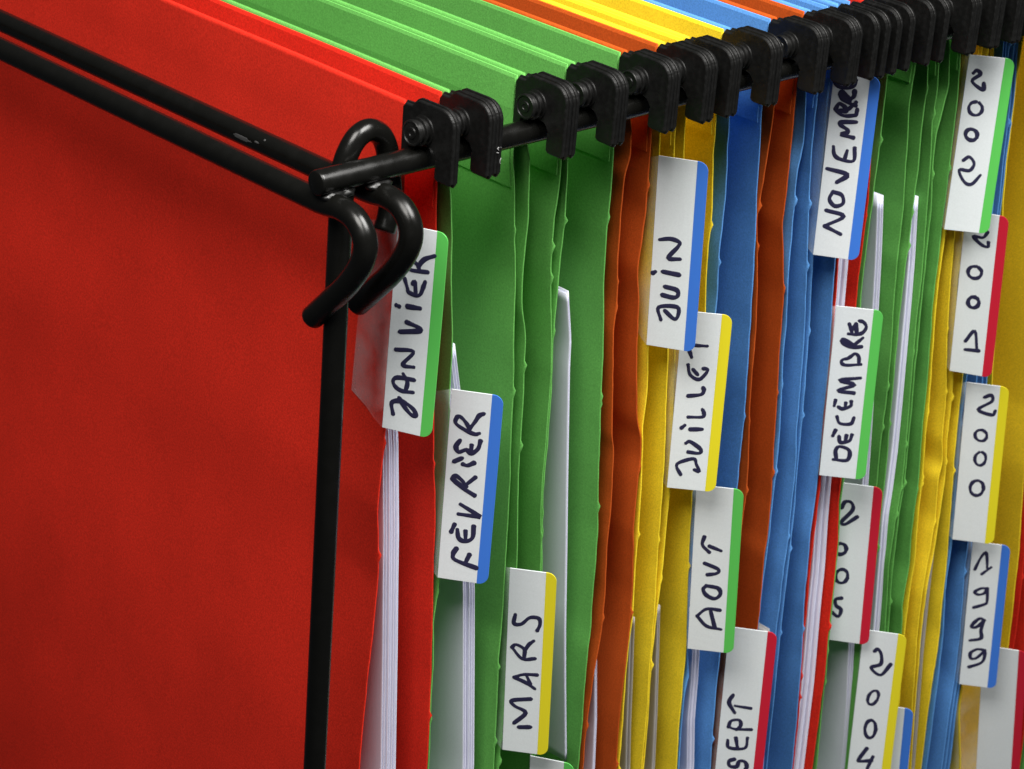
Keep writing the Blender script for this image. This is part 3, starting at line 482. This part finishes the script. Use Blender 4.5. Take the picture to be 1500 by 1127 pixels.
def tab(key, parent):
    fi, colr, TL, BL, th, wd, strokes = TABS[key]
    TLv, BLv = Vector(TL), Vector(BL)
    v = (BLv - TLv); Lh = v.length; v.normalize()
    a = math.radians(th); u = Vector((math.sin(a), -math.cos(a), 0))
    n = -(u.cross(v)).normalized()
    bend = .35
    def T(uu, vv, nn):
        p = TLv + u * uu + v * vv + n * (nn - bend * math.sin(math.pi * vv / Lh) * .8 * (uu / wd))
        return (p.x * MM, p.y * MM, p.z * MM)
    pf = 2 * fi - 1
    # clear sleeve: wing lying on the card + rim under the label
    WG = 14.5 if key == 'JAN' else 8.5
    V, F = [], []
    rows = np.linspace(0, Lh, 12); cols = [0, .25, .55, 1.0]
    for side in (0, .22):
        for r in rows:
            p0 = TLv + v * r
            for c in cols:
                Y = 5 + WG * c + (TLv.y - 5) * (1 - c)
                z = p0.z + ((-4.2) if r < Lh / 2 else 4.2) * c * abs(r - Lh / 2) / (Lh / 2)
                xt = float(panel_x(pf, np.array(z), np.array(max(Y, YN)))) - TH / 2 - .28
                k = sstep(c / .8); x = p0.x * (1 - k) + xt * k
                if c > 0: x = min(x, xt)
                if c > 0 and pf > 1: x = max(x, float(panel_x(pf - 1, np.array(z), np.array(max(Y, YN)))) + TH / 2 + .3)
                V.append(((x - side) * MM, Y * MM, z * MM))
    nc = len(cols); nr = len(rows); o = nc * nr
    for r in range(nr - 1):
        for c in range(nc - 1):
            p = r * nc + c; F.append((p, p + 1, p + nc + 1, p + nc)); F.append((o + p, o + p + nc, o + p + nc + 1, o + p + 1))
        p = r * nc; F.append((p, p + nc, o + p + nc, o + p)); p += nc - 1; F.append((p, o + p, o + p + nc, p + nc))
    for c in range(nc - 1):
        F.append((c, o + c, o + c + 1, c + 1)); p = (nr - 1) * nc + c; F.append((p, p + 1, o + p + 1, o + p))
    tb = link('index_tab', mesh_from('index_tab', V, F), STAINED if key == 'JAN' else CLEAR, parent)
    sw = 3.0; rc = 2.6; cw = wd - sw
    vs = [Lh * k / 24 for k in range(25)]
    V, F = prism([(q_, 0, cw) for q_ in vs], T, -.12, .14); link('label_card', mesh_from('label_card', V, F, False), CARDW, tb)
    rows = [(rc - rc * math.cos(t), cw, wd - rc + rc * math.sin(t)) for t in np.linspace(0, math.pi / 2, 8)]
    rows += [(q_, cw, wd) for q_ in vs if rc + .3 < q_ < Lh - rc - .3]
    rows += [(Lh - rc + rc * math.sin(t), cw, wd - rc + rc * math.cos(t)) for t in np.linspace(0, math.pi / 2, 8)]
    V, F = prism(rows, T, -.13, .15); link('colour_strip', mesh_from('colour_strip', V, F, False), STRIP[colr], tb)
    if strokes:
        V, F = [], []
        for si, s in enumerate(strokes):
            pts = [Vector((p[0], p[1], 0)) for p in s]
            path = catmull(pts, 5) if len(pts) > 2 else [pts[0].lerp(pts[1], k / 6) for k in range(7)]
            wv = .60 + random.uniform(-.08, .08); ph = random.uniform(0, 6); m_ = len(path)
            base = len(V); q = 8; h0 = .165 + .004 * (si % 5)
            prof = []
            ends = [(-.9, .35), (-.6, .75), (-.25, .95)]
            d0 = (path[0] - path[1]).normalized(); d1 = (path[-1] - path[-2]).normalized()
            seq = [(path[0] + d0 * wv * -e[0], e[1]) for e in ends] + [(p, 1) for p in path] + [(path[-1] + d1 * wv * -e[0], e[1]) for e in reversed(ends)]
            for k, (p, f) in enumerate(seq):
                A = seq[max(k - 1, 0)][0]; B = seq[min(k + 1, len(seq) - 1)][0]
                t = (B - A); t = t.normalized() if t.length > 1e-6 else Vector((1, 0, 0))
                nn = Vector((-t.y, t.x, 0)); rr = wv * f * (1 + .15 * math.sin(ph + k * .45) + .05 * math.sin(ph * 2 + k * 1.3))
                for c in range(q + 1):
                    an = math.pi * c / q
                    pp = p + nn * rr * math.cos(an); V.append(T(pp.x, pp.y, h0 + .05 * math.sin(an)))
            ns = len(seq)
            for k in range(ns - 1):
                for c in range(q):
                    p = base + k * (q + 1) + c; F.append((p, p + 1, p + q + 2, p + q + 1))
        me = bpy.data.meshes.new('lettering'); me.from_pydata(V, [], F); me.update()
        link('lettering', me, INK, tb)
    return tb

# ---------------------------------------------------------------- the files
FILES = [('red', 'JAN', 'JANVIER'), ('green', 'FEV', 'FÉVRIER'), ('green', 'MARS', 'MARS'), ('green', 'AVRIL', None), ('orange', None, None),
         ('yellow', 'JUIN', 'JUIN'), ('yellow', 'JUIL', 'JUILLET'), ('blue', 'AOUT', 'AOUT'), ('orange', 'SEPT', 'SEPT'), ('blue', None, None),
         ('blue', 'NOV', 'NOVEMBRE'), ('red', 'DEC', 'DÉCEMBRE'), ('green', '2005', '2005'), ('green', '2004', '2004'), ('green', '2003', None),
         ('yellow', '2002', '2002'), ('yellow', '2001', '2001'), ('blue', '2000', '2000'), ('blue', '1999', '1999'), ('yellow', 'BLK', None),
         ('red', None, None), ('green', None, None)]
SPECIAL = {4: 'green hanging file between the MARS file and the orange file, tab at bottom edge',
           5: 'narrow orange hanging file between the green files and the yellow JUIN file',
           10: 'blue hanging file between the orange SEPT file and the NOVEMBRE file, no tab in view',
           15: 'green hanging file between the 2004 and 2002 files, low tab with blue strip mostly hidden',
           20: 'yellow hanging file at lower right with a blank red-striped tab',
           21: 'dark red hanging file at the far right edge behind the yellow one',
           22: 'last green hanging file at the far right edge behind the dark red one'}
roots = {}
for f, (col, key, text) in enumerate(FILES, 1):
    lab = SPECIAL.get(f) or '%s hanging file carrying the handwritten %s tab with %s strip' % (col, text, TABS[key][1])
    root = empty('hanging_file', (0, 0, 0), lab, 'hanging file', 'hanging files on the rack rail'); roots[f] = root
    a, b = 2 * f - 1, 2 * f
    mat = CARD[col]
    link('front_panel', panel_mesh(a, 1), mat, root)
    bp = link('back_panel', panel_mesh(b, -1), mat, root)
    link('top_fold', fold_mesh(a, 1), mat, root); link('top_fold', fold_mesh(b, -1), mat, root)
    link('hem', hem_mesh(b, -1), mat, bp)
    link('bottom_gusset', bottom_mesh(a, b), mat, root)
    add_hook(a, root); add_hook(b, root)
    if key: tab(key, root)

def mark(points, parent):
    V, F = [], []
    for st in points:
        v, f_ = tube(catmull([(p[0], 0, p[1]) for p in st], 4), .16, 8, .1)
        F += [tuple(k + len(V) for k in q) for q in f_]; V += v
    return link('moulded_mark', mesh_from('moulded_mark', V, F), PALE, parent)
hk = [o for o in roots[2].children if o.name.startswith('hook')][0]
mk = mark([[(1.0, .9), (.2, 1.1), (-.5, .7), (.1, .1), (.7, -.3), (.2, -.9), (-.6, -.7)], [(1.4, -3.0), (.9, -4.2), (1.2, -4.9)]], hk)
mk.location = (-.3 * MM, -11.75 * MM, 2.6 * MM); mk.scale = (.7, .7, .7)

# ---------------------------------------------------------------- papers in the files
PLAB = {1: 'thick stack of white paper inside the red JANVIER file', 2: 'white paper sheets inside the green FÉVRIER file',
        4: 'white sheet standing high in the green file behind the MARS tab', 5: 'thin white papers inside the narrow orange file',
        6: 'pale papers inside the yellow JUIN file', 7: 'pale papers inside the yellow JUILLET file', 8: 'white papers inside the blue AOUT file',
        10: 'grey-white papers in the blue file right of the SEPT tab', 12: 'thick white paper stack inside the red DÉCEMBRE file',
        13: 'white papers in the green file whose tab has a red strip, 2005', 14: 'slim white sheets showing between green cards left of the 2002 tab', 17: 'pale papers inside the yellow 2001 file'}
for (f, n, sp, short, pts) in PAPERS:
    a, b = 2 * f - 1, 2 * f
    zs = np.array([-p[0] for p in pts]); xs = np.array([p[1] for p in pts])
    zt, zb = pts[0][0], (pts[-1][0] if short else -325)
    ys = np.array([0, .6, 1.6, 4, 8, 14, 22, 34, 50, 75, 110, 160, 220, 280]) ; zz = np.linspace(zt, zb, 60)
    root = empty('paper_stack', (float(xs[0]) * MM, 9 * MM, zt * MM), PLAB[f], 'papers', 'papers kept in the files')
    for k in range(n):
        V, F = [], []
        y0 = 8.0 + rng.uniform(0, .9) + (.3 * k); dz = rng.uniform(-1.2, 0) if k else 0
        for off in (-.07, .07):
            for z in zz:
                Y = ys + y0
                e = float(np.interp(-z, zs, xs)) - k * sp
                far = .5 * (panel_x(a, np.array(z), Y) + panel_x(b, np.array(z), Y)) - (k - n / 2) * .2
                t = sstep((Y - 9) / 60)
                X = e * (1 - t) + far * t
                lo = panel_x(a, np.array(z), Y) + .38 + (n - 1 - k) * .17; hi = panel_x(b, np.array(z), Y) - .38 - k * .17
                hi2 = np.where(z > -20, hi - .5, hi)
                X = np.maximum(np.minimum(X, hi2), np.minimum(lo, hi2))
                for x, y in zip(X, Y): V.append(((x + off) * MM, y * MM, (z + dz - (.05 * 0)) * MM))
        nz, ny = len(zz), len(ys); o = nz * ny
        for r in range(nz - 1):
            for c in range(ny - 1):
                p = r * ny + c; F.append((p, p + 1, p + ny + 1, p + ny)); F.append((o + p, o + p + ny, o + p + ny + 1, o + p + 1))
            p = r * ny; F.append((p, p + ny, o + p + ny, o + p)); p += ny - 1; F.append((p, o + p, o + p + ny, p + ny))
        for c in range(ny - 1):
            F.append((c, o + c, o + c + 1, c + 1)); p = (nz - 1) * ny + c; F.append((p, p + 1, o + p + 1, o + p))
        me = mesh_from('sheet', V, F)
        s = link('sheet', me, PAPER_SHADED if f in (6, 7, 10, 17) else PAPER, root); s.matrix_parent_inverse = root.matrix_basis.inverted()
